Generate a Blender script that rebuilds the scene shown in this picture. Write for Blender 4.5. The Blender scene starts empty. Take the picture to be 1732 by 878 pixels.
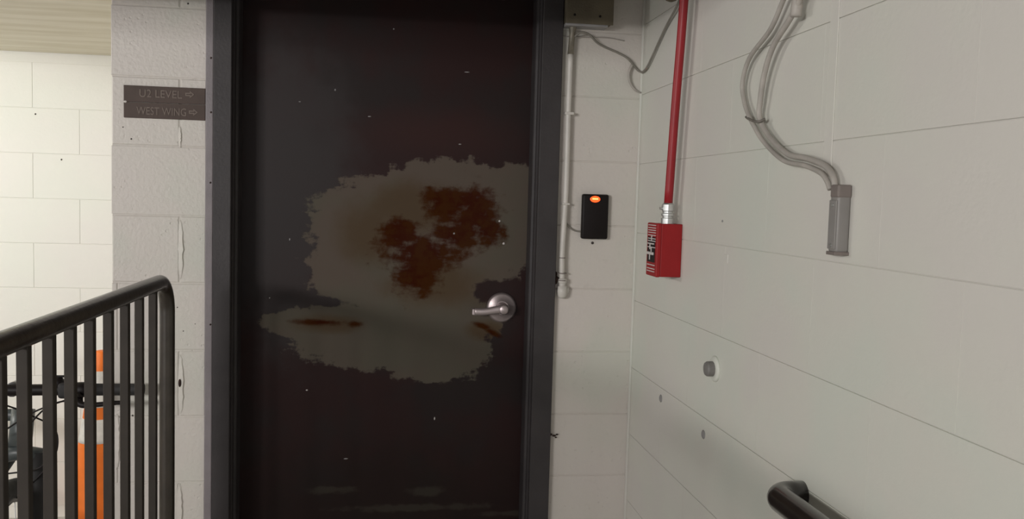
import bpy, bmesh, math, random
from mathutils import Vector, Matrix
random.seed(4)
C = bpy.context.scene.collection
# ---------------------------------------------------------------- camera
CAM = Vector((0.0, -2.64, 1.33)); FPX = 1500.0
def _basis():
    vy = Vector((650-866, 330-439, FPX)); vy.normalize()
    yv = 439-((250-866)*(650-866)+FPX*FPX)/(330-439)
    dn = Vector((250-866, yv-439, FPX)); dn.normalize()
    up = -dn
    vx = vy.cross(up)
    return vx, vy, up
VX, VY, VZ = _basis()                      # world axes written in camera axes (right, down, forward)
RIGHT = Vector((VX[0], VY[0], VZ[0])); DOWN = Vector((VX[1], VY[1], VZ[1])); FWD = Vector((VX[2], VY[2], VZ[2]))
def P(px, py, axis, val):
    """where the sight line of a photograph pixel meets the plane axis = val"""
    r = RIGHT*(px-866)+DOWN*(py-439)+FWD*FPX
    return CAM+r*((val-CAM[axis])/r[axis])
cd = bpy.data.cameras.new('camera'); cam = bpy.data.objects.new('camera', cd); C.objects.link(cam)
m = Matrix.Identity(4)
for i in range(3):
    m[i][0] = RIGHT[i]; m[i][1] = -DOWN[i]; m[i][2] = -FWD[i]; m[i][3] = CAM[i]
cam.matrix_world = m
cd.sensor_width = 36; cd.lens = 36*FPX/1732; cd.clip_start = .02
bpy.context.scene.camera = cam
# ---------------------------------------------------------------- world, lamps, exposure
w = bpy.data.worlds.new('world'); bpy.context.scene.world = w; w.use_nodes = True
w.node_tree.nodes['Background'].inputs[0].default_value = (0.98, 0.97, 1.0, 1)
w.node_tree.nodes['Background'].inputs[1].default_value = 0.62
vs = bpy.context.scene.view_settings
vs.view_transform = 'Standard'; vs.look = 'None'; vs.gamma = 1; vs.use_curve_mapping = False; vs.exposure = -0.14
def area(name, loc, target, sx, sy, power, col):
    l = bpy.data.lights.new(name, 'AREA'); l.shape = 'RECTANGLE'; l.size = sx; l.size_y = sy
    l.energy = power; l.color = col
    o = bpy.data.objects.new(name, l); C.objects.link(o); o.location = loc
    o.rotation_euler = (Vector(target)-Vector(loc)).to_track_quat('-Z', 'Y').to_euler()
    return o
L_MAIN = (-3.4, -5.2, 1.92)     # fluorescent strip over the parking lane, left of the viewer
L_BACK = (-3.1, 0.15, 1.74)    # strip under the low soffit beside the far wall
area('parking_lane_light', L_MAIN, (0.3, 0, 1.1), 1.4, 0.42, 168, (1.0, .975, .95))
area('soffit_light', L_BACK, (-1.2, 1.3, 1.35), 1.1, 0.14, 27, (1.0, .985, .93))
# ---------------------------------------------------------------- materials
def newmat(name):
    mt = bpy.data.materials.new(name); mt.use_nodes = True
    nt = mt.node_tree; return mt, nt, nt.nodes, nt.links, nt.nodes['Principled BSDF']
def plain(name, col, rough=.5, metal=0, var=.12, scale=30, bump=0.0, bscale=200, emit=None, spec=.5, coat=0):
    mt, nt, N, L, b = newmat(name)
    tc = N.new('ShaderNodeTexCoord'); n = N.new('ShaderNodeTexNoise'); n.inputs['Scale'].default_value = scale
    n.inputs['Detail'].default_value = 6
    L.new(tc.outputs['Object'], n.inputs['Vector'])
    r = N.new('ShaderNodeValToRGB'); L.new(n.outputs['Fac'], r.inputs[0])
    r.color_ramp.elements[0].position = .3; r.color_ramp.elements[1].position = .7
    r.color_ramp.elements[0].color = (*[c*(1-var) for c in col], 1); r.color_ramp.elements[1].color = (*[min(1, c*(1+var)) for c in col], 1)
    L.new(r.outputs[0], b.inputs['Base Color'])
    b.inputs['Roughness'].default_value = rough; b.inputs['Metallic'].default_value = metal
    b.inputs['Specular IOR Level'].default_value = spec; b.inputs['Coat Weight'].default_value = coat
    if bump:
        n2 = N.new('ShaderNodeTexNoise'); n2.inputs['Scale'].default_value = bscale; n2.inputs['Detail'].default_value = 4
        L.new(tc.outputs['Object'], n2.inputs['Vector'])
        bp = N.new('ShaderNodeBump'); bp.inputs['Strength'].default_value = bump; bp.inputs['Distance'].default_value = .002
        L.new(n2.outputs['Fac'], bp.inputs['Height']); L.new(bp.outputs[0], b.inputs['Normal'])
    if emit:
        b.inputs['Emission Color'].default_value = (*emit[:3], 1); b.inputs['Emission Strength'].default_value = emit[3]
    return mt
def paint_wall(name, ca, cb, cc, pit=.5, bump=.5, spk=.0):
    """painted concrete block: slow drifts of tint, fine roller relief, scattered pits"""
    mt, nt, N, L, b = newmat(name)
    g = N.new('ShaderNodeNewGeometry')
    def noise(s, d=4):
        n = N.new('ShaderNodeTexNoise'); n.inputs['Scale'].default_value = s; n.inputs['Detail'].default_value = d
        L.new(g.outputs['Position'], n.inputs['Vector']); return n.outputs['Fac']
    r = N.new('ShaderNodeValToRGB'); L.new(noise(3.2, 3), r.inputs[0])
    e = r.color_ramp.elements; e[0].position = .36; e[0].color = (*ca, 1); e[1].position = .64; e[1].color = (*cc, 1)
    k = e.new(.5); k.color = (*cb, 1)
    r2 = N.new('ShaderNodeValToRGB'); L.new(noise(38, 6), r2.inputs[0])
    r2.color_ramp.elements[0].position = .26; r2.color_ramp.elements[0].color = (.78, .77, .76, 1)
    r2.color_ramp.elements[1].position = .42; r2.color_ramp.elements[1].color = (1, 1, 1, 1)
    mx = N.new('ShaderNodeMix'); mx.data_type = 'RGBA'; mx.blend_type = 'MULTIPLY'; mx.inputs[0].default_value = spk
    L.new(r.outputs[0], mx.inputs[6]); L.new(r2.outputs[0], mx.inputs[7]); L.new(mx.outputs[2], b.inputs['Base Color'])
    b.inputs['Roughness'].default_value = .48
    v = N.new('ShaderNodeTexVoronoi'); v.inputs['Scale'].default_value = 55; L.new(g.outputs['Position'], v.inputs['Vector'])
    pr = N.new('ShaderNodeMapRange'); pr.inputs[1].default_value = .05; pr.inputs[2].default_value = .22; L.new(v.outputs['Distance'], pr.inputs[0])
    gate = N.new('ShaderNodeMapRange'); gate.inputs[1].default_value = .5; gate.inputs[2].default_value = .62; L.new(noise(7), gate.inputs[0])
    mm = N.new('ShaderNodeMath'); mm.operation = 'MULTIPLY_ADD'
    inv = N.new('ShaderNodeMath'); inv.operation = 'SUBTRACT'; inv.inputs[1].default_value = 1; L.new(pr.outputs[0], inv.inputs[0])
    L.new(inv.outputs[0], mm.inputs[0]); L.new(gate.outputs[0], mm.inputs[1]); 
    ad = N.new('ShaderNodeMath'); ad.operation = 'MULTIPLY'; ad.inputs[1].default_value = pit; L.new(mm.outputs[0], ad.inputs[0])
    a2 = N.new('ShaderNodeMath'); a2.operation = 'ADD'; L.new(ad.outputs[0], a2.inputs[0]); L.new(noise(90, 3), a2.inputs[1])
    bp = N.new('ShaderNodeBump'); bp.inputs['Strength'].default_value = bump; bp.inputs['Distance'].default_value = .0022
    L.new(a2.outputs[0], bp.inputs['Height']); L.new(bp.outputs[0], b.inputs['Normal'])
    return mt
M = {}
M['door_wall'] = paint_wall('door_wall_paint', (.655, .605, .565), (.65, .61, .56), (.615, .61, .545), 1.0, .6, .2)
M['right_wall'] = paint_wall('right_wall_paint', (.655, .63, .585), (.655, .645, .585), (.635, .65, .585), .15, .18)
M['far_wall'] = paint_wall('far_wall_paint', (.80, .785, .74), (.80, .795, .74), (.79, .80, .735), .2, .25)
def concrete():
    mt, nt, N, L, b = newmat('board_marked_concrete')
    g = N.new('ShaderNodeNewGeometry'); mp = N.new('ShaderNodeMapping'); mp.inputs['Scale'].default_value = (1.2, 9, 3)
    L.new(g.outputs['Position'], mp.inputs[0])
    n = N.new('ShaderNodeTexNoise'); n.inputs['Scale'].default_value = 1.6; n.inputs['Detail'].default_value = 7; L.new(mp.outputs[0], n.inputs['Vector'])
    r = N.new('ShaderNodeValToRGB'); L.new(n.outputs['Fac'], r.inputs[0]); e = r.color_ramp.elements
    e[0].position = .35; e[0].color = (.72, .67, .53, 1); e[1].position = .68; e[1].color = (.87, .83, .71, 1)
    L.new(r.outputs[0], b.inputs['Base Color']); b.inputs['Roughness'].default_value = .8
    bp = N.new('ShaderNodeBump'); bp.inputs['Strength'].default_value = .4; bp.inputs['Distance'].default_value = .004
    L.new(n.outputs['Fac'], bp.inputs['Height']); L.new(bp.outputs[0], b.inputs['Normal'])
    return mt
M['concrete'] = concrete()
M['floor'] = plain('floor_concrete', (.48, .46, .43), .75, var=.25, scale=5, bump=.4)
M['ceiling'] = plain('ceiling_concrete', (.22, .20, .18), .85, var=.15, scale=6, bump=.3, bscale=60)
M['frame'] = plain('frame_grey_paint', (.043, .038, .039), .5, spec=.35, var=.16, scale=9, bump=.25, bscale=120)
M['frame_strip'] = plain('frame_edge_paint', (.225, .20, .21), .5, var=.10, scale=14, bump=.3)
M['rail'] = plain('rail_dark_bronze', (.042, .034, .026), .30, var=.25, scale=18, bump=.3, bscale=70, coat=.25)
M['handrail'] = plain('handrail_black_bronze', (.016, .012, .010), .28, var=.25, scale=18, coat=.6)
M['picket'] = plain('picket_dark_bronze', (.036, .029, .023), .6, var=.2, scale=18, spec=.3)
M['chrome'] = plain('satin_chrome', (.50, .43, .43), .42, .8, var=.06, scale=20)
M['steel'] = plain('zinc_coupling', (.62, .63, .62), .35, .85, var=.1, scale=60)
M['black'] = plain('black_plastic', (.008, .005, .005), .5, spec=.25, var=.1)
M['black_matte'] = plain('black_rubber', (.018, .017, .017), .7, var=.2)
M['tyre'] = plain('tyre_rubber', (.055, .055, .053), .8, var=.25, scale=50)
M['bike'] = plain('bike_frame_paint', (.06, .07, .07), .4, var=.15)
M['bike_grey'] = plain('bike_alloy', (.22, .22, .22), .4, .6, var=.1)
M['red'] = plain('red_enamel', (.31, .012, .014), .5, spec=.3, var=.08, scale=20)
M['red_pipe'] = plain('red_conduit_paint', (.31, .008, .014), .45, var=.12, scale=12)
M['white_mark'] = plain('white_marking', (.62, .58, .56), .5, var=.05)
M['lens'] = plain('reader_light', (.9, .1, .02), .4, emit=(1.0, .07, .01, 2.2))
M['lens_hot'] = plain('reader_light_core', (1, .3, .1), .4, emit=(1.0, .28, .08, 3.4))
M['sign'] = plain('sign_brown', (.088, .062, .052), .6, spec=.3, var=.14, scale=12)
M['sign_text'] = plain('sign_lettering', (.20, .16, .135), .6, spec=.3, var=.06)
M['conduit_white'] = plain('painted_conduit', (.62, .59, .545), .4, var=.07, scale=20)
M['conduit_old'] = plain('bare_fitting', (.20, .18, .14), .45, .3, var=.3, scale=50)
M['box'] = plain('olive_grey_box', (.125, .105, .068), .6, var=.2, scale=14, bump=.3)
M['box_lip'] = plain('box_flange', (.34, .33, .33), .45, var=.1)
M['cable'] = plain('grey_cable', (.23, .215, .185), .55, var=.12, scale=30)
M['cable_paint'] = plain('painted_cable', (.40, .37, .335), .55, var=.16, scale=22)
M['cable_dark'] = plain('bare_cable', (.16, .145, .125), .6, var=.2, scale=30)
M['body_grey'] = plain('grey_conduit_body', (.25, .237, .225), .5, .1, var=.1, scale=12)
M['body_dark'] = plain('grey_conduit_body_collar', (.20, .17, .155), .55, .1, var=.1)
M['orange'] = plain('cone_orange', (.90, .20, .02), .5, var=.05, emit=None)
M['collar'] = plain('cone_reflective_white', (.72, .70, .66), .5, var=.08, scale=60)
M['rust'] = plain('dark_rust', (.030, .014, .010), .9, var=.5, scale=60, bump=.8)
M['spot'] = plain('grey_filler', (.27, .26, .255), .7, var=.2)
M['stub'] = plain('plug_grey', (.20, .19, .18), .6, var=.2)
M['tan'] = plain('handrail_tan_side', (.12, .105, .08), .35, var=.2)
M['dot'] = plain('dark_speck', (.05, .04, .035), .8, var=.3)
M['diffuser'] = plain('lamp_diffuser', (.9, .9, .88), .4, emit=(1, .97, .92, 3))
M['lamp_body'] = plain('lamp_housing', (.6, .6, .6), .4)
def door_material():
    """dark brown paint, worn through to a drab primer, with rust, all placed on the door's own face (object x, z)"""
    mt, nt, N, L, b = newmat('worn_door_paint')
    tc = N.new('ShaderNodeTexCoord')
    def noise(s, d, sc=(1, 1, 1)):
        mp = N.new('ShaderNodeMapping'); mp.inputs['Scale'].default_value = sc; L.new(tc.outputs['Object'], mp.inputs[0])
        n = N.new('ShaderNodeTexNoise'); n.inputs['Scale'].default_value = s; n.inputs['Detail'].default_value = d; n.inputs['Roughness'].default_value = .62
        L.new(mp.outputs[0], n.inputs['Vector']); return n.outputs['Fac']
    def mth(op, a, c, d=None):
        x = N.new('ShaderNodeMath'); x.operation = op
        for i, q in enumerate((a, c, d)):
            if q is None: continue
            if isinstance(q, (int, float)): x.inputs[i].default_value = q
            else: L.new(q, x.inputs[i])
        return x.outputs[0]
    def blob(px, py, rx, ry, tilt=0):
        p = P(px, py, 1, .10); k = 2.74/1500
        mp = N.new('ShaderNodeMapping'); mp.vector_type = 'TEXTURE'
        mp.inputs['Location'].default_value = (p.x, 0, p.z); mp.inputs['Rotation'].default_value = (0, tilt, 0)
        mp.inputs['Scale'].default_value = (rx*k, 50, ry*k)
        L.new(tc.outputs['Object'], mp.inputs[0])
        vl = N.new('ShaderNodeVectorMath'); vl.operation = 'LENGTH'; L.new(mp.outputs[0], vl.inputs[0])
        return mth('SUBTRACT', 1, vl.outputs['Value'])
    def union(bl):
        o = blob(*bl[0])
        for q in bl[1:]: 
            x = N.new('ShaderNodeMath'); x.operation = 'SMOOTH_MAX'; x.inputs[2].default_value = .12
            L.new(o, x.inputs[0]); L.new(blob(*q), x.inputs[1]); o = x.outputs[0]
        return o
    def step(v, lo, hi):
        r = N.new('ShaderNodeMapRange'); r.interpolation_type = 'SMOOTHSTEP'; r.inputs[1].default_value = lo; r.inputs[2].default_value = hi; L.new(v, r.inputs[0]); return r.outputs[0]
    def mix(f, a, c):
        x = N.new('ShaderNodeMix'); x.data_type = 'RGBA'
        if isinstance(f, (int, float)): x.inputs[0].default_value = f
        else: L.new(f, x.inputs[0])
        for i, q in ((6, a), (7, c)):
            if isinstance(q, tuple): x.inputs[i].default_value = (*q, 1)
            else: L.new(q, x.inputs[i])
        return x.outputs[2]
    fine = noise(26, 8); finh = noise(16, 8, (.45, 1, 1.8)); slow = noise(3.5, 3); mid = noise(9, 6)
    jag = mth('ADD', mth('MULTIPLY', mth('SUBTRACT', fine, .5), 1.25), mth('MULTIPLY', mth('SUBTRACT', finh, .5), 1.0))
    paint = mix(step(slow, .38, .62), (.024, .0095, .009), (.019, .0125, .012))
    # greyer, rubbed paint towards the hinge side
    paint = mix(mth('MULTIPLY', step(mth('ADD', union([(480, 330, 170, 330), (560, 560, 130, 60)]), mth('MULTIPLY', mth('SUBTRACT', mid, .5), .9)), 0, .6), .8), paint, (.036, .030, .030))
    # redder bloom just above the worn patch
    paint = mix(mth('MULTIPLY', step(blob(750, 225, 210, 60), 0, .9), .75), paint, (.036, .013, .0115))
    # deeper colour low on the leaf
    paint = mix(mth('MULTIPLY', step(mth('ADD', blob(640, 880, 420, 190), mth('MULTIPLY', mth('SUBTRACT', mid, .5), .6)), 0, .7), .6), paint, (.010, .0065, .005))
    worn = union([(760, 345, 165, 88), (870, 360, 85, 98), (640, 385, 130, 88, .05), (640, 460, 130, 95, -.1), (780, 440, 120, 110), (655, 570, 190, 62), (735, 592, 115, 62), (525, 548, 92, 30), (590, 520, 70, 30), (705, 520, 150, 75), (770, 520, 100, 70), (660, 500, 110, 60)])
    keep_shade = union([(860, 502, 40, 44), (838, 492, 44, 26), (878, 550, 26, 60), (520, 505, 85, 11, .12)])  # unworn paint by the handle; last ellipse paints the guard rail's shadow
    wm = step(mth('ADD', worn, mth('MULTIPLY', jag, .55)), .055, .15)
    km = step(mth('ADD', keep_shade, mth('MULTIPLY', jag, .9)), .05, .3)
    wm = mth('MULTIPLY', wm, mth('SUBTRACT', 1, km))
    primer = mix(step(slow, .4, .62), (.098, .076, .060), (.092, .080, .060))
    primer = mix(mth('MULTIPLY', step(blob(700, 575, 260, 110), 0, .8), .6), primer, (.086, .079, .060))
    tint = union([(625, 400, 75, 70), (740, 480, 110, 60), (700, 350, 120, 60), (560, 548, 70, 22), (825, 560, 45, 24)])
    primer = mix(mth('MULTIPLY', step(mth('ADD', tint, mth('MULTIPLY', mth('SUBTRACT', mid, .5), .8)), 0, .7), .85), primer, (.070, .044, .021))
    rustn = union([(800, 360, 52, 62), (760, 350, 60, 42), (828, 392, 38, 32), (715, 430, 78, 42), (700, 465, 46, 42), (680, 395, 48, 36), (775, 395, 60, 30)])
    rm = step(mth('ADD', rustn, mth('MULTIPLY', jag, 1.35)), -.02, .55)
    streak = step(mth('ADD', union([(540, 545, 46, 6), (600, 548, 14, 5), (815, 551, 18, 5, .35), (832, 562, 18, 5, .5)]), mth('MULTIPLY', jag, 1.5)), -.35, .75)
    rm2 = mth('MAXIMUM', rm, streak)
    rustc = mix(step(fine, .42, .6), (.036, .0055, .0018), (.044, .013, .003))
    col = mix(wm, paint, primer)
    col = mix(mth('MULTIPLY', rm2, .93), col, rustc)
    # scrubbed smears near the foot of the door
    smear = step(mth('ADD', mth('ADD', union([(690, 858, 170, 10), (560, 828, 60, 10), (860, 868, 70, 8), (720, 830, 40, 12)]), 0), mth('MULTIPLY', jag, 1.1)), .12, .7)
    col = mix(mth('MULTIPLY', smear, .5), col, (.05, .044, .032))
    L.new(col, b.inputs['Base Color'])
    L.new(mth('ADD', mth('ADD', mth('MULTIPLY', wm, .2), .45), mth('MULTIPLY', rm2, .3)), b.inputs['Roughness']); L.new(mth('SUBTRACT', .2, mth('MULTIPLY', rm2, .19)), b.inputs['Specular IOR Level'])
    bp = N.new('ShaderNodeBump'); bp.inputs['Strength'].default_value = .35; bp.inputs['Distance'].default_value = .0015
    L.new(mth('ADD', mth('MULTIPLY', wm, -.8), mth('ADD', mth('MULTIPLY', rm2, .8), mth('MULTIPLY', fine, .6))), bp.inputs['Height']); L.new(bp.outputs[0], b.inputs['Normal'])
    return mt
M['door'] = door_material()
# ---------------------------------------------------------------- helpers
def obj(name, bm, mat, parent=None, smooth=False, label=None):
    me = bpy.data.meshes.new(name); bmesh.ops.recalc_face_normals(bm, faces=bm.faces); bm.to_mesh(me); bm.free()
    me.materials.append(M[mat] if isinstance(mat, str) else mat)
    if smooth:
        for p in me.polygons: p.use_smooth = True
    o = bpy.data.objects.new(name, me); C.objects.link(o)
    if parent is not None:
        o.parent = parent; o.matrix_parent_inverse = Matrix.Translation(-Vector(base_of(parent)))
    if label: o['label'] = label
    return o
_base = {}
def base_of(o):
    v = Vector(_base.get(o.name, (0, 0, 0)))
    return v
def thing(name, label, cat, loc, group=None):
    o = bpy.data.objects.new(name, None); C.objects.link(o); o.empty_display_size = .05
    o.location = loc; _base[o.name] = tuple(loc); o['label'] = label; o['category'] = cat
    if group: o['group'] = group
    return o
def tag(o, label, cat, group=None):
    o['label'] = label; o['category'] = cat
    if group: o['group'] = group
    return o
def structure(o, label=None):
    o['kind'] = 'structure'
    if label: o['label'] = label
    return o
def box(bm, a, b, bevel=0.0, seg=2):
    a = Vector(a); b = Vector(b); c = (a+b)/2; d = b-a
    r = bmesh.ops.create_cube(bm, size=1, matrix=Matrix.Translation(c) @ Matrix.Diagonal((abs(d.x), abs(d.y), abs(d.z), 1)))
    if bevel:
        ed = list({e for v in r['verts'] for e in v.link_edges})
        bmesh.ops.bevel(bm, geom=ed, offset=bevel, segments=seg, affect='EDGES', profile=.5)
    return bm
def bx(a, b, bevel=0.0, seg=2): return box(bmesh.new(), a, b, bevel, seg)
def smooth_path(pts, n=8):
    pts = [Vector(p) for p in pts]
    if len(pts) < 3: return pts
    q = [pts[0]*2-pts[1]]+pts+[pts[-1]*2-pts[-2]]; out = []
    for i in range(1, len(q)-2):
        for k in range(n):
            t = k/n; p0, p1, p2, p3 = q[i-1:i+3]
            out.append(.5*((2*p1)+(p2-p0)*t+(2*p0-5*p1+4*p2-p3)*t*t+(3*p1-p0-3*p2+p3)*t**3))
    out.append(pts[-1]); return out
def tube(bm, pts, r, seg=16, cap=True):
    pts = [Vector(p) for p in pts]; n = len(pts); rs = r if isinstance(r, (list, tuple)) else [r]*n
    tan = [(pts[min(i+1, n-1)]-pts[max(i-1, 0)]).normalized() for i in range(n)]
    a = Vector((0, 0, 1)) if abs(tan[0].z) < .9 else Vector((1, 0, 0))
    u = tan[0].cross(a).normalized(); rings = []
    for i in range(n):
        u = (u-tan[i]*u.dot(tan[i])).normalized(); v = tan[i].cross(u)
        rings.append([bm.verts.new(pts[i]+(u*math.cos(2*math.pi*k/seg)+v*math.sin(2*math.pi*k/seg))*rs[i]) for k in range(seg)])
    for i in range(n-1):
        for k in range(seg):
            bm.faces.new((rings[i][k], rings[i][(k+1) % seg], rings[i+1][(k+1) % seg], rings[i+1][k]))
    if cap: bm.faces.new(rings[0][::-1]); bm.faces.new(rings[-1])
    return bm
def tb(pts, r, seg=16, n=0): return tube(bmesh.new(), smooth_path(pts, n) if n else pts, r, seg)
def lathe(bm, prof, mat=Matrix.Identity(4), seg=32):
    """prof: (radius, height) pairs turned about the local z axis"""
    rings = [[bm.verts.new(mat @ Vector((r*math.cos(2*math.pi*k/seg), r*math.sin(2*math.pi*k/seg), h))) for k in range(seg)] for r, h in prof]
    for i in range(len(rings)-1):
        for k in range(seg):
            bm.faces.new((rings[i][k], rings[i][(k+1) % seg], rings[i+1][(k+1) % seg], rings[i+1][k]))
    bm.faces.new(rings[0][::-1]); bm.faces.new(rings[-1]); return bm
TOY = Matrix.Rotation(math.radians(90), 4, 'X')      # local z -> world -y
TOX = Matrix.Rotation(math.radians(-90), 4, 'Y')     # local z -> world -x
def torus(bm, c, R, r, mat, seg=64, s2=12, sq=1.0):
    rings = []
    for i in range(seg):
        a = 2*math.pi*i/seg
        rings.append([bm.verts.new(Vector(c)+mat @ Vector(((R+r*math.cos(b))*math.cos(a), (R+r*math.cos(b))*math.sin(a), r*sq*math.sin(b)))) for b in [2*math.pi*k/s2 for k in range(s2)]])
    for i in range(seg):
        for k in range(s2):
            bm.faces.new((rings[i][k], rings[i][(k+1) % s2], rings[(i+1) % seg][(k+1) % s2], rings[(i+1) % seg][k]))
    return bm
_bcache = {}
def block_mesh(w, h, d, ch, mat, chx):
    """one masonry unit lying in x-z with its face towards -y: chamfered arris, sides, no back"""
    key = (round(w, 4), round(h, 4), d, ch, mat, chx)
    if key in _bcache: return _bcache[key]
    V = []
    for (ins, inx, y) in ((ch, chx, 0), (0, 0, ch*.55), (0, 0, d)):
        for sx, sz in ((-1, -1), (1, -1), (1, 1), (-1, 1)): V.append((sx*(w/2-inx), y, sz*(h/2-ins)))
    F = [(0, 1, 2, 3)]
    for l in (0, 4):
        for k in range(4): F.append((l+k, l+4+k, l+4+(k+1) % 4, l+(k+1) % 4))
    me = bpy.data.meshes.new('block'); me.from_pydata(V, [], F); me.materials.append(M[mat]); _bcache[key] = me
    return me
def block(parent, u0, u1, z0, z1, place, mat, gap=.0022, ch=.0025, jit=.0006, gx=None, chx=None):
    gx = gap if gx is None else gx; chx = ch if chx is None else chx
    w = u1-u0-2*gx; h = z1-z0-2*gap
    o = bpy.data.objects.new('block', block_mesh(w, h, .02, ch, mat, chx)); C.objects.link(o); o.parent = parent
    uc = (u0+u1)/2; zc = (z0+z1)/2; j = random.uniform(0, jit)
    if place[0] == 'y': o.location = (uc, place[1]+j, zc)                      # wall facing -y
    else: o.location = (place[1]+j, uc, zc); o.rotation_euler = (0, 0, -math.pi/2)   # wall facing -x
    return o
# ---------------------------------------------------------------- setting: floor, ceiling, walls
RX = .768; PX = -.7615; YF = 1.35
structure(obj('floor', bx((-6.5, -6, -.25), (1.0, YF+.2, -.10)), 'floor'), 'grey concrete floor of the parking level')
structure(obj('trim_1', bx((-.66, -4.5, -.099), (RX+.004, -.001, 0), .01), 'floor'), 'raised concrete landing slab in front of the door')
structure(obj('ceiling', bx((-6.5, -6, 2.36), (1.0, -.002, 2.5)), 'ceiling'), 'dark concrete ceiling slab over the landing')
structure(obj('trim_2', bx((-6.5, 0.002, 1.883), (PX-.001, YF-.001, 2.5)), 'concrete'), 'low tan board-marked concrete soffit above the far white wall')
structure(obj('shade_beam', bx((-1.9, -1.5, 1.85), (RX+.003, -.5, 2.359), .006), 'ceiling'), 'unseen concrete beam added overhead to shade the top of the door and walls')  # added out of view to block light from the upper door wall
# far wall
wf = structure(obj('wall_back', bx((-6.5, YF+.003, -.25), (PX+.02, YF+.2, 1.90)), 'far_wall'), 'bright white painted block wall of the recess at left')
zs = [-.048+.189*k for k in range(11)]
for r in range(10):
    off = -1.277 if r % 2 == 0 else -1.462
    x = off
    while x < PX+.02: x += .385
    for z1 in [min(zs[r+1], 1.882)]:
        xx = PX+.02; e = x-.385
        while xx > -3.3:
            lo = max(e, -3.4)
            if xx-lo > .02: block(wf, lo, xx, zs[r], z1, ('y', YF), 'far_wall', .0009, .0013, .0003, .0004, .0007)
            xx = e; e -= .385
# side return behind the pier
structure(obj('wall_side', bx((PX+.002, .10, -.25), (-.60, YF+.003, 2.36)), 'door_wall'), 'hidden return of the pier towards the recess')
# door wall: pier at left, strip at right, lintel
wd = structure(obj('wall_front', bx((PX+.003, .003, -.1), (-.5025, .20, 2.36)), 'door_wall'), 'painted block pier and wall around the brown door')
b2 = bx((.5165, .003, -.1), (RX+.02, .20, 2.36)); box(b2, (-.5025, .003, 2.19), (.5165, .20, 2.36))
obj('wall_core', b2, 'door_wall', wd)
zr = [-.103+.194*k for k in range(13)]
for r in range(12):
    z0, z1 = zr[r], min(zr[r+1], 2.359)
    if r % 2 == 0:
        block(wd, PX, -.576, z0, z1, ('y', 0), 'door_wall', .0022, .003, .001); block(wd, -.576, -.5025, z0, z1, ('y', 0), 'door_wall', .0022, .003, .001)
        block(wd, .5165, RX, z0, z1, ('y', 0), 'door_wall', .0016, .0018, .0008)
    else:
        if r > 5: block(wd, PX, -.5025, z0, z1, ('y', 0), 'door_wall', .0009, .0014, .0008)
        else: block(wd, PX, -.7455, z0, z1, ('y', 0), 'door_wall', .0014, .002, .001)
        if r <= 5: block(wd, -.7455, -.5025, z0, z1, ('y', 0), 'door_wall', .0018, .0025, .001)
        block(wd, .5165, RX, z0, z1, ('y', 0), 'door_wall', .0016, .0018, .0008)
for x0 in (-.5025, -.1625, .1775):
    block(wd, x0, x0+.34 if x0 < .1 else .5165, 2.19, 2.359, ('y', 0), 'door_wall')
# right wall
wr = structure(obj('wall_right', bx((RX+.0025, -4.5, -.1), (RX+.2, .0, 2.36)), 'right_wall'), 'long off-white painted block wall on the right')
zw = [-.226+.209*k for k in range(14)]
for r in range(1, 13):
    z0, z1 = max(zw[r-1], -.099), min(zw[r], 2.359)
    y = .003; e = -.30 if r % 2 else -.51
    while y > -3.2:
        if z1-z0 > .03: block(wr, e, y, z0, z1, ('x', RX), 'right_wall', .0006, .0009, .0, .0001, .00025)
        y = e; e -= .42
# paint-filled lumpy vertical gouges of the pier's mortar joints
def gouge(px, py0, py1, w=.008):
    a = P(px, py0, 1, 0); c = P(px, py1, 1, 0); n = 14; bm = bmesh.new(); L_, R_ = [], []
    for i in range(n+1):
        t = i/n; z = a.z+(c.z-a.z)*t; x = a.x+(c.x-a.x)*t; s = math.sin(math.pi*t)**.5
        ww = w*s*random.uniform(.75, 1.15)+.0006
        L_.append((x-ww*.45, z)); R_.append((x+ww, z))
    for i in range(n):
        q = []
        for (x, z), y in ((L_[i], -.0006), (R_[i], -.0045*math.sin(math.pi*max(i, .3)/n))): q.append(bm.verts.new((x, y, z)))
        for (x, z), y in ((R_[i+1], -.0045*math.sin(math.pi*min(i+1, n-.3)/n)), (L_[i+1], -.0006)): q.append(bm.verts.new((x, y, z)))
        bm.faces.new(q)
        q2 = [bm.verts.new(q[1].co), bm.verts.new((R_[i][0]+.003, .0005, R_[i][1])), bm.verts.new((R_[i+1][0]+.003, .0005, R_[i+1][1])), bm.verts.new(q[2].co)]
        bm.faces.new(q2)
    return obj('mortar_ridge', bm, 'door_wall', wd)
gouge(304, 372, 472, .009); gouge(303, 214, 250, .005); gouge(304, 600, 700, .010); gouge(302, 818, 905, .009); gouge(197, 700, 790, .008)
p = P(304, 648, 1, -.004)
bm = bmesh.new(); bmesh.ops.create_icosphere(bm, subdivisions=2, radius=.006, matrix=Matrix.Translation(p) @ Matrix.Diagonal((.7, .5, 2.0, 1)))
obj('hole', bm, 'rust', wd, True, 'small black hole in the joint of the pier')
def speck(px, py, plane, val, r, parent, mat='dot', name='paint_chip', sx=1, sz=1):
    p = P(px, py, plane, val); bm = bmesh.new()
    s = (sx, .25, sz) if plane == 1 else (.25, sx, sz)
    bmesh.ops.create_icosphere(bm, subdivisions=1, radius=r, matrix=Matrix.Translation(p) @ Matrix.Diagonal((*s, 1)))
    return obj(name, bm, mat, parent, True)
for px, py in ((104, 270), (60, 193)): speck(px, py, 1, YF, .004, wf)
for px, py, r in ((318, 6, .003), (300, 520, .002), (310, 560, .002), (330, 548, .0015), (222, 235, .0025), (208, 215, .002), (224, 703, .003)): speck(px, py, 1, 0, r, wd)
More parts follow.
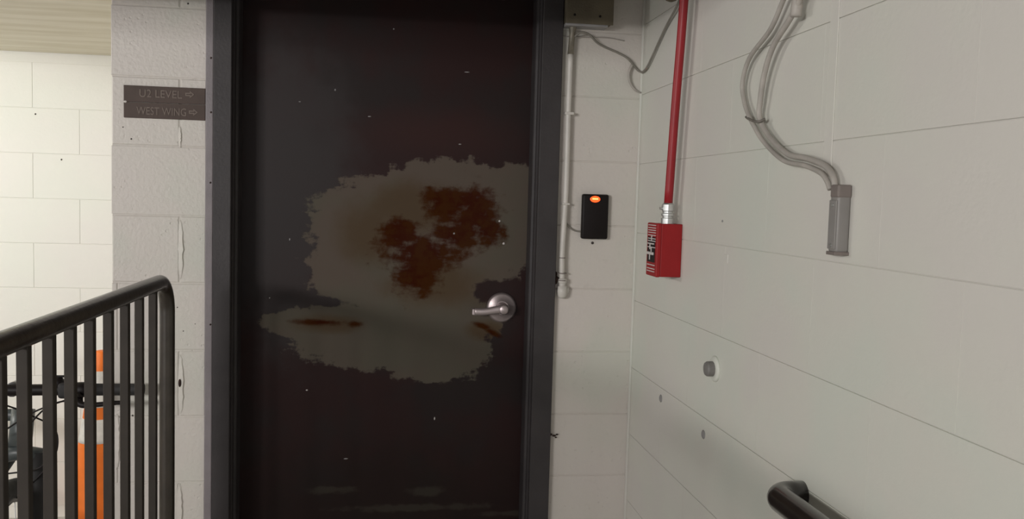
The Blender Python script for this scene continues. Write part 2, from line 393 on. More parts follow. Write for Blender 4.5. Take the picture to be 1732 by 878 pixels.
# corner bead of thick paint between the two walls
bm = bmesh.new(); pts = [(RX-.002, -.002, -.1+.1*k) for k in range(25)]
tube(bm, pts, [.0042+.002*random.random() for _ in pts], 8); obj('paint_bead', bm, 'right_wall', wr, True)
# ---------------------------------------------------------------- door and its frame
dr = structure(obj('door_1', bx((-.447, 0.096, 0.006), (.447, .139, 2.105), .0015), 'door'), 'worn dark brown steel door with a rusted bare patch')
fr = structure(obj('door_frame', bx((-.4815, -.022, 2.105), (.5165, .165, 2.19), .002), 'frame'), 'dark grey steel door frame')
fr.parent = dr
def jamb(s, xi, xo):
    """pressed steel jamb section: face, lip, shallow groove, deep return, stop"""
    prof = [(xo, .05), (xo, -.020), (xo-.002*s, -.022), (xi+.002*s, -.022), (xi, -.020), (xi, .004), (xi-.004*s, .010), (xi-.004*s, .030), (xi-.010*s, .034), (xi-.012*s, .040), (xi-.012*s, .0955), (xi+.02*s, .0955), (xi+.02*s, .16), (xo, .16)]
    bm = bmesh.new(); rows = [[bm.verts.new((x, y, z)) for x, y in prof] for z in (0, 2.105)]
    n = len(prof)
    for k in range(n): bm.faces.new((rows[0][k], rows[0][(k+1) % n], rows[1][(k+1) % n], rows[1][k]))
    bm.faces.new(rows[0]); bm.faces.new(rows[1][::-1])
    return bm
obj('jamb', jamb(-1, -.432, -.4815), 'frame', fr); obj('jamb', jamb(1, .455, .5160), 'frame', fr)
es = obj('edge_strip', bx((-.5035, -.019, 0), (-.4818, .02, 2.19), .003), 'frame_strip', fr, False, 'lighter grey painted strip along the outer edge of the frame')
for px, py in ((357, 98), (357, 190), (356, 309), (356, 549)): speck(px, py, 1, -.019, .0032, es, 'rust', 'rust_spot')
# white chips knocked out of the door paint
for px, py, sx, sz in ((567, 152, .8, 1.2), (790, 122, 3, .5), (625, 197, 1.8, .6), (490, 405, .7, 1.4), (519, 660, 1.2, .8), (735, 708, .8, 1.8), (852, 412, 1.4, 1.4), (845, 374, 1.2, 1.2), (778, 244, 1.6, .6), (768, 395, 1, 1), (507, 172, 1.2, .5), (456, 504, .7, .8), (666, 49, .8, .8), (585, 776, 2.4, .7)):
    speck(px, py, 1, .096, .0032, dr, 'white_mark' if px in (852, 845, 735, 519) else 'box_lip', 'paint_chip', sx, sz)
# rusted gap in the frame edge beside the conduit, and a rusted tab lower down
bm = bmesh.new()
for k in range(16):
    t = k/15; py = 463+42*t; p = P(937+3*math.sin(7*t)-5*t, py, 1, -.006)
    bmesh.ops.create_icosphere(bm, subdivisions=1, radius=.007+.003*random.random(), matrix=Matrix.Translation(p+Vector((random.uniform(-.002, .003), 0, 0))))
obj('rusted_gap', bm, 'rust', fr, False, 'dark rusted notch in the frame edge by the white conduit')
bm = bmesh.new()
for px, py, r in ((925, 732, .006), (931, 735, .005), (937, 737, .0045), (942, 735, .0035), (940, 740, .003)):
    bmesh.ops.create_icosphere(bm, subdivisions=1, radius=r, matrix=Matrix.Translation(P(px, py, 1, -.006)) @ Matrix.Diagonal((1.4, .8, .8, 1)))
obj('rusted_tab', bm, 'rust', fr, False, 'small rusted tab sticking out of the frame edge')
speck(928, 614, 1, -.01, .005, fr, 'rust', 'rust_spot')
# lever handle
hp = P(848, 520, 1, .096); hx, hz = hp.x, hp.z
hd = obj('door_handle', lathe(bmesh.new(), [(.047, 0), (.047, .004), (.0445, .009), (.040, .012), (.022, .0135), (.021, .016)], Matrix.Translation((hx, .096, hz)) @ TOY, 48), 'chrome', dr, False, 'satin chrome lever handle with round rose')
for pl in hd.data.polygons: pl.use_smooth = len(pl.vertices) == 4
obj('neck', lathe(bmesh.new(), [(.019, .014), (.016, .022), (.0145, .045), (.016, .052), (.0155, .060), (.012, .064)], Matrix.Translation((hx, .096, hz)) @ TOY, 32), 'chrome', hd, True)
lp = [(hx+.012, .044, hz-.001), (hx-.01, .042, hz), (hx-.035, .042, hz-.004), (hx-.06, .042, hz-.0075), (hx-.088, .046, hz-.008)]
bm = tube(bmesh.new(), smooth_path(lp, 6), [.0145+(.0115-.0145)*min(1, i/14) for i in range(25)], 20)
for v in bm.verts: v.co.y = .044+(v.co.y-.044)*.62
obj('lever', bm, 'chrome', hd, True)
obj('lever_tip', bx((hx-.096, .040, hz-.018), (hx-.086, .072, hz+.001), .002), 'chrome', hd)
# ---------------------------------------------------------------- sign on the pier
sg = thing('direction_sign', 'brown two-line plastic level sign on the block pier left of the door', 'sign', (-.618, 0, 1.57))
A = P(209, 143, 1, -.006); B = P(347, 149, 1, -.006); D = P(209, 199, 1, -.006)
x0, x1 = A.x, min(B.x, -.504); zt, zb = A.z-.001, D.z+.001; zmid = (zt+zb)/2-.001
obj('sign_plate', bx((x0, -.006, zmid+.0006), (x1, .0, zt), .0008), 'sign', sg); obj('sign_plate', bx((x0, -.006, zb), (x1, .0, zmid-.0006), .0008), 'sign', sg)
bm = bmesh.new(); bmesh.ops.create_icosphere(bm, subdivisions=1, radius=.004, matrix=Matrix.Translation((x0+.004, -.006, zmid)) @ Matrix.Diagonal((1.3, .3, .8, 1))); obj('chipped_notch', bm, 'door_wall', sg)
def text_mesh(body, xa, xb, zc_, h, y, mat, parent, name='lettering', depth=.0006):
    cu = bpy.data.curves.new(name, 'FONT'); cu.body = body; cu.size = 1; cu.extrude = 0; cu.resolution_u = 3; cu.offset = 0.0
    to = bpy.data.objects.new(name+'_tmp', cu); C.objects.link(to)
    dg = bpy.context.evaluated_depsgraph_get(); me = bpy.data.meshes.new_from_object(to.evaluated_get(dg))
    bpy.data.objects.remove(to); bpy.data.curves.remove(cu); me.name = name
    xs = [v.co.x for v in me.vertices]; ys = [v.co.y for v in me.vertices]; a, b_, c, d = min(xs), max(xs), min(ys), max(ys)
    for v in me.vertices: v.co = Vector((xa+(v.co.x-a)/(b_-a)*(xb-xa), y, zc_+((v.co.y-c)/(d-c)-.5)*h))
    me.materials.clear(); me.materials.append(M[mat]); o = bpy.data.objects.new(name, me); C.objects.link(o)
    o.parent = parent; o.matrix_parent_inverse = Matrix.Translation(-base_of(parent)); return o
def sx_(px, py): return P(px, py, 1, -.0065)
ya = -.0074
a, b_ = sx_(236, 158), sx_(308, 160); text_mesh('U2 LEVEL', a.x, b_.x, (a.z+b_.z)/2, .0215, ya, 'sign_text', sg)
a, b_ = sx_(231, 187), sx_(315, 190); text_mesh('WEST WING', a.x, b_.x, (a.z+b_.z)/2, .0215, ya, 'sign_text', sg)
for (px, py) in ((321, 160), (327, 190)):
    c = sx_(px, py); s = .0118
    out = [(-1, .38), (.0, .38), (.0, .85), (1.05, 0), (.0, -.85), (.0, -.38), (-1, -.38)]
    inn = [(-.78, .14), (.22, .14), (.22, .36), (.66, 0), (.22, -.36), (.22, -.14), (-.78, -.14)]
    bm = bmesh.new(); vo = [bm.verts.new((c.x+u*s, ya, c.z+v*s)) for u, v in out]; vi = [bm.verts.new((c.x+u*s, ya, c.z+v*s)) for u, v in inn]
    for k in range(7): bm.faces.new((vo[k], vo[(k+1) % 7], vi[(k+1) % 7], vi[k]))
    obj('arrow', bm, 'sign_text', sg)
# ---------------------------------------------------------------- guard rail
XR = -.552; ZR = 1.096; YP = -.25
gr = thing('guard_rail', 'dark bronze tubular guard rail with vertical pickets on the left', 'railing', (XR, -1.4, 0))
path = [(XR, -3.0, ZR), (XR, -2.0, ZR)]
cy, cz, R = YP-.085, ZR-.085, .085
path += [(XR, cy+R*math.sin(t), cz+R*math.cos(t)) for t in [math.pi/2*k/12 for k in range(13)]]
path += [(XR, YP, .5), (XR, YP, .002)]
obj('top_rail', tb(path, .0190, 28), 'rail', gr, True)
ys = [-.393, -.515, -.629, -.746, -.861, -.968, -1.070, -1.176, -1.268]+[-1.38-.112*k for k in range(14)]
pm = None
for y in ys:
    if pm is None:
        pk = obj('picket', bx((XR-.0088, -.0088, .10), (XR+.0088, .0088, ZR-.012), .0012, 1), 'picket'); pm = pk.data
    else:
        pk = bpy.data.objects.new('picket', pm); C.objects.link(pk)
    pk.parent = gr; pk.matrix_parent_inverse = Matrix.Translation(-base_of(gr)); pk.location = (0, y, 0)
obj('bottom_rail', bx((XR-.015, -3.0, .07), (XR+.015, YP, .10), .003), 'rail', gr)
for y in (YP, -2.2):
    obj('foot_plate', bx((XR-.05, y-.05, .0), (XR+.05, y+.05, .008), .002), 'rail', gr)
obj('post', tb([(XR, -2.2, .002), (XR, -2.2, ZR)], .019, 20), 'rail', gr, True)
# ---------------------------------------------------------------- handrail on the right wall
hx0, hz0, hy0, hr = RX-.055, .806, -1.181, .0238
hr_t = thing('handrail', 'dark bronze wall handrail end curving back into the right wall', 'handrail', (RX, hy0, hz0))
cxx, cyy, R = hx0+.032, -1.176, .032
path = [(hx0, -3.0, hz0), (hx0, -2.0, hz0)]+[(cxx-R*math.cos(t), cyy+R*math.sin(t), hz0) for t in [math.pi/2*k/10 for k in range(11)]]+[(RX, cyy+R, hz0)]
obj('pipe', tb(path, hr, 32), 'handrail', hr_t, True)
for y in (-1.75, -2.7):
    obj('bracket', tb([(hx0, y, hz0-.01), (hx0+.005, y, hz0-.05), (RX-.02, y, hz0-.075), (RX, y, hz0-.075)], .007, 10, 6), 'rail', hr_t, True)
# ---------------------------------------------------------------- red conduit and alarm pull station
pn = P(1153, 424, 0, RX); yN = pn.y; XB = .700
zt_ = P(1134, 379, 1, yN).z; zb_ = P(1134, 469, 1, yN).z; yFf = yN+.086
ps = thing('alarm_pull_station', 'red fire alarm pull station box low on the right wall', 'alarm', (RX, (yN+yFf)/2, zb_))
obj('back_box', bx((XB+.012, yN, zb_), (RX, yFf, zt_), .002), 'red', ps)
fp = obj('face_plate', bx((XB, yN-.0005, zb_-.001), (XB+.0125, yFf+.001, zt_+.001), .003), 'red', ps)
H = zt_-zb_; ym = (yN+yFf)/2
def fbar(name, f0, f1, y0, y1, mat, d=.0015):
    return obj(name, bx((XB-d, y0, zb_+H*f0), (XB+.0005, y1, zb_+H*f1)), mat, ps)
fbar('pull_recess', .26, .74, yN+.012, yFf-.010, 'black', .0008)
obj('pull_bar', bx((XB-.005, yN+.018, zb_+H*.40), (XB, yFf-.016, zb_+H*.455), .002), 'white_mark', ps, False, 'white pull bar')
obj('pull_bar', bx((XB-.004, yN+.018, zb_+H*.60), (XB, yFf-.016, zb_+H*.625), .001), 'white_mark', ps, False, 'white pull bar')
for f0 in (.955, .905, .86, .815, .765, .70, .655, .535, .20, .13, .08): fbar('white_line', f0, f0+.017, yN+.010, yFf-.012, 'white_mark')
for k, f0 in enumerate((.66, .50, .44, .30)): fbar('white_mark', f0, f0+.10, ym-.004+.012*(k % 2), ym+.004+.012*(k % 2), 'white_mark', .0012)
q = P(1134, 340, 0, RX-.033)
cp = Vector((RX-.033, q.y, 0)); cp.y = yN+.026
top = P(1157, 0, 0, RX-.033); bot = Vector((RX-.033, cp.y, zt_+.045))
rc = thing('red_conduit', 'red painted conduit running up the right wall above the pull station', 'pipe', (bot.x, bot.y, bot.z))
up = [bot, bot+(top-bot)*.5+Vector((0, .003, 0)), top, top+(top-bot)*.75]
up[-1].z = 2.359; 
obj('pipe', tb(up, .0112, 20, 6), 'red_pipe', rc, True)
cpl = obj('coupling', lathe(bmesh.new(), [(.0165, -.006), (.0165, .010), (.0135, .012), (.0135, .015), (.0165, .017), (.0165, .022), (.0135, .024), (.0135, .028), (.0158, .030), (.0158, .046), (.0125, .050)], Matrix.Translation((bot.x, bot.y, zt_+.004)), 24), 'steel', rc, False, 'bare zinc coupling above the red box')
obj('set_screw', lathe(bmesh.new(), [(.0035, 0), (.0035, .008)], Matrix.Translation((bot.x-.014, bot.y, zt_+.040)) @ TOX, 10), 'steel', cpl)
# dark fitting at the top, by the red conduit
q = P(1134, -6, 0, .735)
jf = thing('conduit_fitting', 'small dark fitting at the top beside the red conduit', 'fitting', (.735, q.y, q.z))
obj('body', lathe(bmesh.new(), [(.004, -.014), (.014, -.010), (.017, .0), (.017, .03), (.012, .04)], Matrix.Translation((.737, q.y, q.z)), 20), 'box', jf, True)
obj('nipple', tb([(.737, q.y, q.z+.03), (.737, q.y, 2.355)], .008, 12), 'box', jf, True)
q = P(1107, 8, 1, -.012)
ct = thing('corner_lump', 'dull brown lump with dangling tail high in the corner', 'clip', (q.x, 0, q.z))  # brown lump and tail standing in for a brownish patch
obj('lump_body', bx((q.x-.012, -.018, q.z-.004), (q.x+.006, .0, q.z+.05), .003), 'box', ct)
obj('tail', tb([(q.x, -.012, q.z+.01), (q.x-.004, -.014, q.z-.03), (q.x-.010, -.010, q.z-.055)], [.007, .007, .006, .006, .005, .005, .005, .004, .003, .003, .002, .002, .002], 10, 6), 'cable', ct, True)
# ---------------------------------------------------------------- white conduit and box on the door wall
wc = thing('white_conduit', 'white painted conduit running down the wall just right of the frame', 'pipe', (.54, 0, 1.03))
pts = [P(969, 44, 1, -.018), P(965, 92, 1, -.018), P(961, 200, 1, -.018), P(957, 330, 1, -.018), P(951, 430, 1, -.018), P(951, 488, 1, -.018)]
obj('pipe', tb(pts[1:], .0082, 16, 8), 'conduit_white', wc, True)
obj('connector', tube(bmesh.new(), [pts[0]+Vector((0, 0, .02)), pts[0], pts[0]+(pts[1]-pts[0])*.3, pts[1]], [.013, .013, .0085, .0092], 16), 'conduit_old', wc, True, 'unpainted brown connector under the box')
e = pts[-1]
obj('end_fitting', lathe(bmesh.new(), [(.009, .035), (.013, .032), (.013, .022), (.010, .020), (.010, .012), (.014, .010), (.015, -.006), (.013, -.020), (.006, -.026)], Matrix.Translation(e+Vector((0, 0, -.004))), 20), 'conduit_white', wc, True)
obj('end_cap', lathe(bmesh.new(), [(.017, 0), (.017, .016), (.015, .019)], Matrix.Translation((e.x+.004, -.001, e.z-.006)) @ TOY, 20), 'conduit_white', wc, True)
for py in (437, 463, 475):
    q = P(951, py, 1, -.018); obj('tape_band', lathe(bmesh.new(), [(.0095 if py < 450 else .0135, 0), (.0095 if py < 450 else .0135, .003)], Matrix.Translation(q), 18), 'body_dark', wc)
q = P(961, 192, 1, -.018); obj('strap', bx((q.x-.010, -.027, q.z-.004), (q.x+.016, 0, q.z+.004), .001), 'conduit_white', wc)
for py in (345,): 
    q = P(956, py, 1, -.018); obj('strap', bx((q.x-.010, -.027, q.z-.003), (q.x+.012, 0, q.z+.003), .001), 'conduit_white', wc)
jb = thing('junction_box', 'olive grey metal junction box at the top right of the door frame', 'box', (.58, 0, 1.86))
a = P(947, 38, 1, -.052); b_ = P(1036, 38, 1, -.052)
obj('box_body', bx((.5175, -.050, a.z+.002), (b_.x, 0, a.z+.22), .003), 'box', jb)
obj('box_cover', bx((.5170, -.055, a.z), (b_.x+.002, -.050, a.z+.225), .001), 'box', jb)
obj('bottom_flange', bx((.5175, -.048, a.z-.006), (b_.x-.012, 0, a.z+.002), .001), 'box_lip', jb, False, 'pale grey bottom flange')
for px, py in ((972, 25), (1015, 28)):
    q = P(px, py, 1, -.055); obj('screw', lathe(bmesh.new(), [(.0035, 0), (.0035, .002), (.002, .003)], Matrix.Translation((q.x, -.055, q.z)) @ TOY, 12), 'black', jb)
# grey cable sagging from the connector to the red conduit
wp = [P(972, 62, 1, -.022), P(982, 55, 1, -.03), P(996, 58, 1, -.03), P(1010, 72, 1, -.025), P(1024, 80, 1, -.02), P(1045, 89, 1, -.02), P(1062, 99, 1, -.02), P(1073, 112, 1, -.010), P(1080, 119.5, 1, -.010), P(1087, 121.5, 0, RX-.008), P(1094, 114, 0, RX-.008), P(1103, 96, 0, RX-.008), P(1125, 48, 0, RX-.007), P(1146, 8, 0, RX-.010), P(1160, -30, 0, RX-.008)]
tag(obj('grey_cable', tb(wp, .0033, 10, 8), 'cable', None, True), 'thin grey cable sagging from the junction box across to the red conduit', 'cable')
wp = [P(1069, 110, 1, -.010), P(1064, 122, 1, -.012), P(1065, 138, 1, -.012), P(1073, 151, 1, -.010), P(1084, 157, 1, -.006)]
tag(obj('cable_stub', tb(wp, [.0045-.00005*i for i in range(33)], 10, 8), 'cable_paint', None, True), 'short painted-over cable stub curling below the sagging grey cable', 'cable')
wp = [P(941, 58, 1, -.005), P(955, 61, 1, -.005), P(975, 62, 1, -.006), P(1000, 63, 1, -.004), P(1030, 64, 1, -.003), P(1056, 69, 1, -.003)]
tag(obj('thin_wire', tb(wp, .0016, 8, 5), 'cable_paint', None, True), 'very thin painted wire crossing level just below the junction box', 'wire')
# ---------------------------------------------------------------- card reader
ra, rb = P(986, 328, 1, -.022), P(1028, 405, 1, -.022)
cr = thing('card_reader', 'black wall card reader with glowing orange light', 'card reader', ((ra.x+rb.x)/2, 0, rb.z))
bm = bx((ra.x, -.022, rb.z), (rb.x, 0, ra.z), .006, 3)
obj('reader_body', bm, 'black', cr, True)
q = P(1007, 337, 1, -.0235)
obj('light_window', lathe(bmesh.new(), [(.0155, -.003), (.0155, 0), (.013, .0012)], Matrix.Translation((q.x, -.022, q.z)) @ Matrix.Diagonal((1, 1, .62, 1)) @ TOY, 28), 'lens', cr, False, 'glowing orange-red oval light')
obj('light_bar', bx((q.x-.009, -.0242, q.z-.0012), (q.x+.009, -.022, q.z+.0030), .0008), 'lens_hot', cr)
tag(obj('reader_cable', tb([P(955, 372, 1, -.018), P(962, 383, 1, -.008), P(972, 390, 1, -.006), P(987, 392, 1, -.010)], .0026, 8, 6), 'cable', None, True), 'short thin cable between the white conduit and the black reader', 'cable')
q = P(1002, 411, 1, 0)
tag(obj('screw', lathe(bmesh.new(), [(.0042, -.001), (.0042, .002), (.0025, .003)], Matrix.Translation(q) @ TOY, 12), 'dot'), 'tiny dark screw in the wall just below the card reader', 'screw')
# ---------------------------------------------------------------- right wall: cables into a grey conduit body
CBD = .024
c0, c1 = P(1401, 370, 0, RX-CBD), P(1441, 370, 0, RX); zt2, zb2 = P(1420, 312, 0, RX-CBD).z, P(1420, 429, 0, RX-CBD).z
yA, yB = c0.y, c1.y
cb = thing('electrical_box', 'grey metal conduit body on the right wall below the hanging cables', 'electrical box', (RX, (yA+yB)/2, zb2))
obj('housing', bx((RX-CBD, yB+.004, zb2), (RX, yA-.002, zt2-.016), .005, 3), 'body_grey', cb, True)
obj('collar', bx((RX-CBD-.001, yB+.003, zt2-.022), (RX, yA-.003, zt2), .003), 'body_dark', cb)
obj('lid', bx((RX-CBD-.002, yB+.006, zb2+.006), (RX-CBD+.001, yA-.004, zt2-.026), .001), 'body_grey', cb)
for zz in (zb2+.012, zt2-.034): obj('lid_screw', lathe(bmesh.new(), [(.003, 0), (.003, .002)], Matrix.Translation((RX-CBD-.002, (yA+yB)/2, zz)) @ TOX, 10), 'steel', cb)
obj('bottom_lip', bx((RX-CBD-.002, yB+.003, zb2-.004), (RX, yA-.001, zb2+.002), .001), 'body_dark', cb)
def rw(px, py, off): return P(px, py, 0, RX-.004-off*.42)
B_ = [rw(1365, -60, .05), rw(1352, 0, .05), rw(1335, 34, .05), rw(1308, 78, .045), rw(1293, 125, .04), rw(1286, 170, .035), rw(1285, 200, .03), rw(1302, 232, .026), rw(1332, 260, .022), rw(1366, 268, .022), rw(1395, 280, .024), rw(1409, 298, .024), rw(1413, 320, .022)]
A_ = [rw(1350, -60, .04), rw(1325, 0, .04), rw(1303, 50, .034), rw(1268, 98, .03), rw(1256, 140, .026), rw(1259, 172, .024), rw(1266, 194, .026), rw(1275, 212, .028), rw(1292, 240, .028), rw(1325, 271, .024), rw(1362, 280, .024), rw(1388, 292, .024), rw(1399, 306, .024), rw(1404, 320, .022)]
tag(obj('hanging_cable', tb(B_, .0056, 12, 8), 'cable_paint', None, True), 'thicker inner grey cable hanging down the right wall into the conduit body', 'cable')
tag(obj('hanging_cable', tb(A_, .0048, 12, 8), 'cable_paint', None, True), 'outer grey cable bowing left before joining its neighbour on the right wall', 'cable')
a_, b2_ = rw(1342, -50, .045), rw(1346, 28, .048)
tag(obj('cable_sleeve', tb([a_, rw(1349, -10, .046), b2_], .0105, 14, 6), 'cable_paint', None, True), 'painted sleeve around the hanging cables at the top of the right wall', 'sleeve')
tag(obj('cable_tie', tb([rw(1262, 198, .012), rw(1268, 202, .045), rw(1282, 206, .050), rw(1294, 201, .022)], .0028, 8, 6), 'cable_dark', None, True), 'dark tie where the two hanging cables meet', 'cable tie')
# painted-over raceway strip above the conduit body
q0, q1 = P(1400, 150, 0, RX), P(1414, 150, 0, RX)
tag(obj('raceway_strip', bx((RX-.0018, q1.y, 1.385), (RX, q0.y, 2.355), .0015), 'right_wall'), 'flat painted-over raceway running straight up above the conduit body', 'raceway')
# round capped pipe stub and plugs in the wall
q = P(1210, 624, 0, RX)
pl = thing('pipe_plug', 'capped pipe stub with round escutcheon low on the right wall', 'pipe stub', (RX, q.y, q.z))
obj('escutcheon', lathe(bmesh.new(), [(.030, -.001), (.030, .003), (.026, .006), (.018, .007)], Matrix.Translation((RX, q.y, q.z)) @ TOX, 28), 'right_wall', pl, True)
obj('stub', lathe(bmesh.new(), [(.0175, .005), (.0175, .020), (.015, .024)], Matrix.Translation((RX, q.y, q.z)) @ TOX, 24), 'stub', pl, False, 'dark grey stub end')
for px, py, lab in ((1118, 674, 'small grey filled hole in the right wall, nearest the corner'), (1190, 735, 'small grey filled hole in the right wall below the pipe stub')):
    q = P(px, py, 0, RX)
    tag(obj('wall_plug', lathe(bmesh.new(), [(.010, -.002), (.011, .001), (.008, .003)], Matrix.Translation((RX, q.y, q.z)) @ TOX @ Matrix.Diagonal((1.0, 1.0, 1, 1)), 14), 'spot', None, True), lab, 'wall plug')
q = P(1228, 436, 0, RX)
obj('filler_patch', bx((RX-.0012, q.y-.012, q.z-.012), (RX+.001, q.y+.012, q.z+.008), .001), 'right_wall', wr)
q = P(1225, 372, 0, RX); speck(1222, 374, 0, RX, .004, wr, 'spot', 'filler_dab', 1.5, .8)
# ---------------------------------------------------------------- traffic cone in the recess
cc = P(164, 760, 1, 1.09); cxn = cc.x; FZ = -.10; HC = .775
tc_ = thing('traffic_cone', 'orange traffic cone with two white bands behind the guard rail', 'traffic cone', (cxn, 1.09, FZ))
obj('base', bx((cxn-.17, 1.09-.17, FZ), (cxn+.17, 1.09+.17, FZ+.03), .012, 3), 'orange', tc_, True)
def cr_(h): return .118+(.0285-.118)*((h-.03)/(HC-.03))
def cs_(h): return -.004+.024*(h/HC)**1.5       # the tip leans a little to the right
def cone_piece(h0, h1, name, mat, grow=0, capt=False, par=tc_, label=None):
    bm = bmesh.new(); n = 6; rings = []
    hs = [h0+(h1-h0)*k/n for k in range(n+1)]
    prof = [(cr_(h)+grow, h, cs_(h)) for h in hs]
    if capt: prof = prof[:-1]+[(cr_(h1), h1-.008, cs_(h1)), (cr_(h1)*.9, h1-.002, cs_(h1)), (cr_(h1)*.6, h1, cs_(h1))]
    for r, h, s in prof: rings.append([bm.verts.new((cxn+s+r*math.cos(2*math.pi*k/32), 1.09+r*math.sin(2*math.pi*k/32), FZ+h)) for k in range(32)])
    for i in range(len(rings)-1):
        for k in range(32): bm.faces.new((rings[i][k], rings[i][(k+1) % 32], rings[i+1][(k+1) % 32], rings[i+1][k]))
    bm.faces.new(rings[0][::-1]); bm.faces.new(rings[-1]); return obj(name, bm, mat, par, True, label)
ztop = HC; k_ = 3.58/1500
cone_piece(.03, HC, 'cone_body', 'orange', 0, True)
cone_piece(HC-93*k_, HC-33*k_, 'reflective_band', 'collar', .0012, label='upper white band')
cone_piece(HC-153*k_, HC-113*k_, 'reflective_band', 'collar', .0012, label='lower white band')
# ---------------------------------------------------------------- bicycle, front wheel turned, seen through the rail
BX, BY = -.995, -.03
bk = thing('bicycle', 'dark bicycle parked behind the guard rail with its handlebar turned', 'bicycle', (BX, BY, FZ))
WR = .315; wy = BY-.11; wz = FZ+WR
def wheel(cx, cy_, cz_, ang, par):
    rot = Matrix.Rotation(ang, 4, 'Z') @ Matrix.Rotation(math.radians(90), 4, 'Y'); rot3 = rot.to_3x3()
    ty = obj('tyre', torus(bmesh.new(), (cx, cy_, cz_), WR-.025, .025, rot3), 'tyre', par, True)
    rm = obj('rim', torus(bmesh.new(), (cx, cy_, cz_), WR-.054, .012, rot3, 64, 8, .9), 'bike_grey', par, True)
    hb = obj('hub', lathe(bmesh.new(), [(.008, -.055), (.02, -.035), (.012, -.03), (.012, .03), (.02, .035), (.008, .055)], Matrix.Translation((cx, cy_, cz_)) @ rot, 16), 'bike_grey', par, True)
    bm = bmesh.new()
    for k in range(24):
        a1 = 2*math.pi*k/24; s = .03 if k % 2 else -.03; a0 = a1+(.5 if k % 4 < 2 else -.5)
        tube(bm, [Vector((cx, cy_, cz_))+rot3 @ Vector((.018*math.cos(a0), .018*math.sin(a0), s)), Vector((cx, cy_, cz_))+rot3 @ Vector(((WR-.06)*math.cos(a1), (WR-.06)*math.sin(a1), 0))], .0012, 5)
    obj('spokes', bm, 'bike_grey', par)['kind'] = 'stuff'
wheel(BX, wy, wz, 0, bk)
HZ = .772                                                       # handlebar height
top_ = Vector((BX, BY+.03, HZ-.05)); crown = Vector((BX, BY-.015, FZ+2*WR+.045))
fk = obj('fork', tube(bmesh.new(), [crown+Vector((-.062, 0, 0)), crown+Vector((0, 0, .012)), crown+Vector((.062, 0, 0))], .022, 14), 'bike', bk, True)
for s in (-1, 1):
    obj('fork_leg', tube(bmesh.new(), [crown+Vector((s*.057, 0, .01)), crown+Vector((s*.057, -.03, -.12)), Vector((BX+s*.057, wy, wz))], [.021, .023, .017], 14), 'black_matte', fk, True)
obj('steerer', tb([crown, top_+Vector((0, .005, .02))], .018, 14), 'bike', fk, True)
obj('head_tube', tb([crown+(top_-crown)*.18, crown+(top_-crown)*.85], .030, 20), 'bike', bk, True)
obj('stem', tb([top_+Vector((0, .008, .02)), top_+Vector((0, -.02, .045)), Vector((BX, BY-.055, HZ))], .020, 14, 4), 'bike_grey', bk, True)
YB = BY-.055; gx1 = P(243, 655, 1, YB).x
hl = gx1-BX
def hbz(x): return HZ+.006*abs(x-BX)/hl
hb_ = obj('handlebar', tb([(BX-hl, YB, HZ), (BX-.12, YB, HZ), (BX, YB, HZ-.001), (BX+.12, YB, HZ), (gx1-.02, YB, HZ)], .0158, 16, 4), 'black', bk, True)
for s in (-1, 1):
    xe = BX+s*hl
    g = obj('grip', lathe(bmesh.new(), [(.0165, 0), (.0185, .003), (.0185, .008), (.0165, .011), (.0165, .05), (.0175, .055), (.0165, .06), (.0168, .125), (.0185, .128), (.0185, .134)], Matrix.Translation((xe, YB, HZ)) @ Matrix.Rotation(math.radians(-90*s), 4, 'Y'), 22), 'black_matte', hb_, True)
    xc = xe-s*.165
    obj('brake_clamp', lathe(bmesh.new(), [(.018, -.012), (.021, -.008), (.021, .014), (.018, .018)], Matrix.Translation((xc, YB, HZ)) @ Matrix.Rotation(math.radians(90), 4, 'Y'), 18), 'black', hb_, True)
    obj('brake_lever', tube(bmesh.new(), smooth_path([(xc, YB-.02, HZ-.012), (xc+s*.012, YB-.045, HZ-.03), (xc+s*.05, YB-.045, HZ-.032), (xc+s*.105, YB-.040, HZ-.028), (xc+s*.135, YB-.036, HZ-.030)], 6), [.012]*6+[.009]*6+[.007]*6+[.006]*7, 10), 'black', hb_, True)
    obj('shifter', bx((xc-s*.055 if s > 0 else xc+.02, YB-.022, HZ-.022), (xc-s*.02 if s > 0 else xc+.055, YB+.018, HZ+.022), .009, 3), 'black_matte', hb_, True)
# bell between the stem and right-hand grip
obj('bell', lathe(bmesh.new(), [(.012, 0), (.017, .004), (.017, .012), (.011, .022), (.004, .026)], Matrix.Translation((BX+.120, YB, HZ+.010)), 20), 'black', hb_, True)
obj('bell_lever', bx((BX+.110, YB-.004, HZ+.034), (BX+.136, YB+.004, HZ+.040), .002), 'black', hb_)
for pts in ([(BX+.20, YB-.03, HZ-.01), (BX+.16, YB-.06, HZ-.015), (BX+.08, YB-.08, HZ-.045), (BX+.0, YB-.05, HZ-.10), (BX-.06, YB+.02, HZ-.14)],
            [(BX+.18, YB-.02, HZ-.02), (BX+.11, YB-.05, HZ-.035), (BX+.05, YB-.05, HZ-.11), (BX+.03, YB+.01, HZ-.2)],
            [(BX-.18, YB-.02, HZ-.02), (BX-.06, YB-.06, HZ-.01), (BX+.02, YB-.055, HZ-.035), (BX+.055, YB-.01, HZ-.07), (BX+.10, YB+.03, HZ-.12), (BX+.105, YB+.01, HZ-.19), (BX+.05, YB, HZ-.26), (BX-.02, YB, HZ-.33)],
            [(BX+.12, YB-.02, HZ-.17), (BX+.10, YB-.02, HZ-.185), (BX+.07, YB-.02, HZ-.215), (BX-.03, YB, HZ-.235)]):
    obj('brake_cable', tb(pts, .0024, 8, 8), 'black', bk, True)
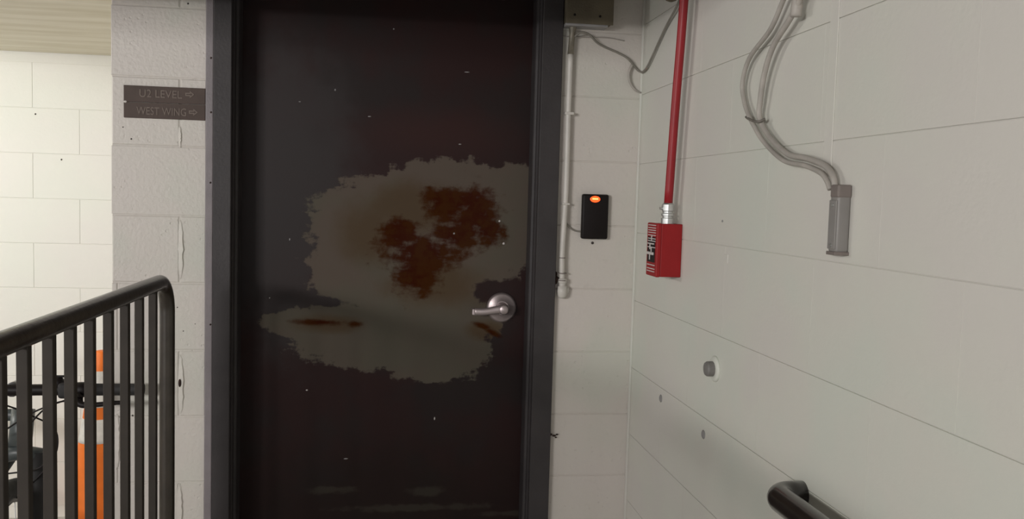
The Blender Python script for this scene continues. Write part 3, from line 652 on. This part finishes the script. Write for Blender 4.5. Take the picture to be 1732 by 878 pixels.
# frame running back and to the left, out of view
ang = math.radians(48); fd = Vector((-math.sin(ang), math.cos(ang), 0))
def fp_(d, z): return Vector((BX, BY+.01, 0))+fd*d+Vector((0, 0, FZ+z))
bb = fp_(.46, .28); seat = fp_(.62, .72); rear = fp_(.92, WR); h1 = crown+(top_-crown)*.75; h0 = crown+(top_-crown)*.3
for nm, a, c, r in (('top_tube', h1, seat-Vector((0, 0, .04)), .017), ('down_tube', h0, bb, .021), ('seat_tube', bb, seat, .017)):
    obj(nm, tb([a, c], r, 14), 'bike', bk, True)
nrm = Vector((fd.y, -fd.x, 0))
for s in (-1, 1):
    obj('chainstay', tb([bb+nrm*s*.025, rear+nrm*s*.06], .009, 10), 'bike', bk, True); obj('seatstay', tb([seat-Vector((0, 0, .05))+nrm*s*.012, rear+nrm*s*.06], .008, 10), 'bike', bk, True)
    obj('crank_arm', tb([bb+nrm*s*.055, bb+nrm*s*.065+fd*(s*.165)], .010, 10), 'bike_grey', bk, True)
    obj('pedal', bx(bb+nrm*s*.12+fd*(s*.165)-Vector((.04, .04, .012)), bb+nrm*s*.12+fd*(s*.165)+Vector((.04, .04, .012)), .006), 'black', bk)
wheel(rear.x, rear.y, wz, ang, bk)
obj('seatpost', tb([seat, seat+Vector((0, 0, .1))+fd*.02], .013, 12), 'bike_grey', bk, True)
bm = bmesh.new(); bmesh.ops.create_uvsphere(bm, u_segments=20, v_segments=10, radius=1, matrix=Matrix.Translation(seat+Vector((0, 0, .12))+fd*.02) @ Matrix.Rotation(ang, 4, 'Z') @ Matrix.Diagonal((.06, .13, .025, 1)))
obj('saddle', bm, 'black', bk, True)
obj('kickstand', tb([bb+nrm*.03, bb+nrm*.12+fd*.08+Vector((0, 0, -.28))], .007, 10), 'black', bk, True)
# ---------------------------------------------------------------- the lamps' own fittings (outside the picture)
def fixture(loc, top, label, L=1.2):
    f = thing('strip_light', label, 'light', loc)
    x, y, z = loc
    obj('housing', bx((x-L/2, y-.07, z+.06), (x+L/2, y+.07, z+.10), .006), 'lamp_body', f)
    obj('tube', tb([(x-L/2+.03, y, z+.035), (x+L/2-.03, y, z+.035)], .016, 12), 'diffuser', f, True)
    for s in (-1, 1): obj('hanger', tb([(x+s*.4, y, z+.09), (x+s*.4, y, top)], .004, 8), 'steel', f, True)
fixture((L_MAIN[0], L_MAIN[1], L_MAIN[2]+.0), 2.36, 'fluorescent strip light hung over the parking lane')
fixture((L_BACK[0], L_BACK[1], L_BACK[2]-.02), 1.885, 'fluorescent strip light under the low soffit of the recess')
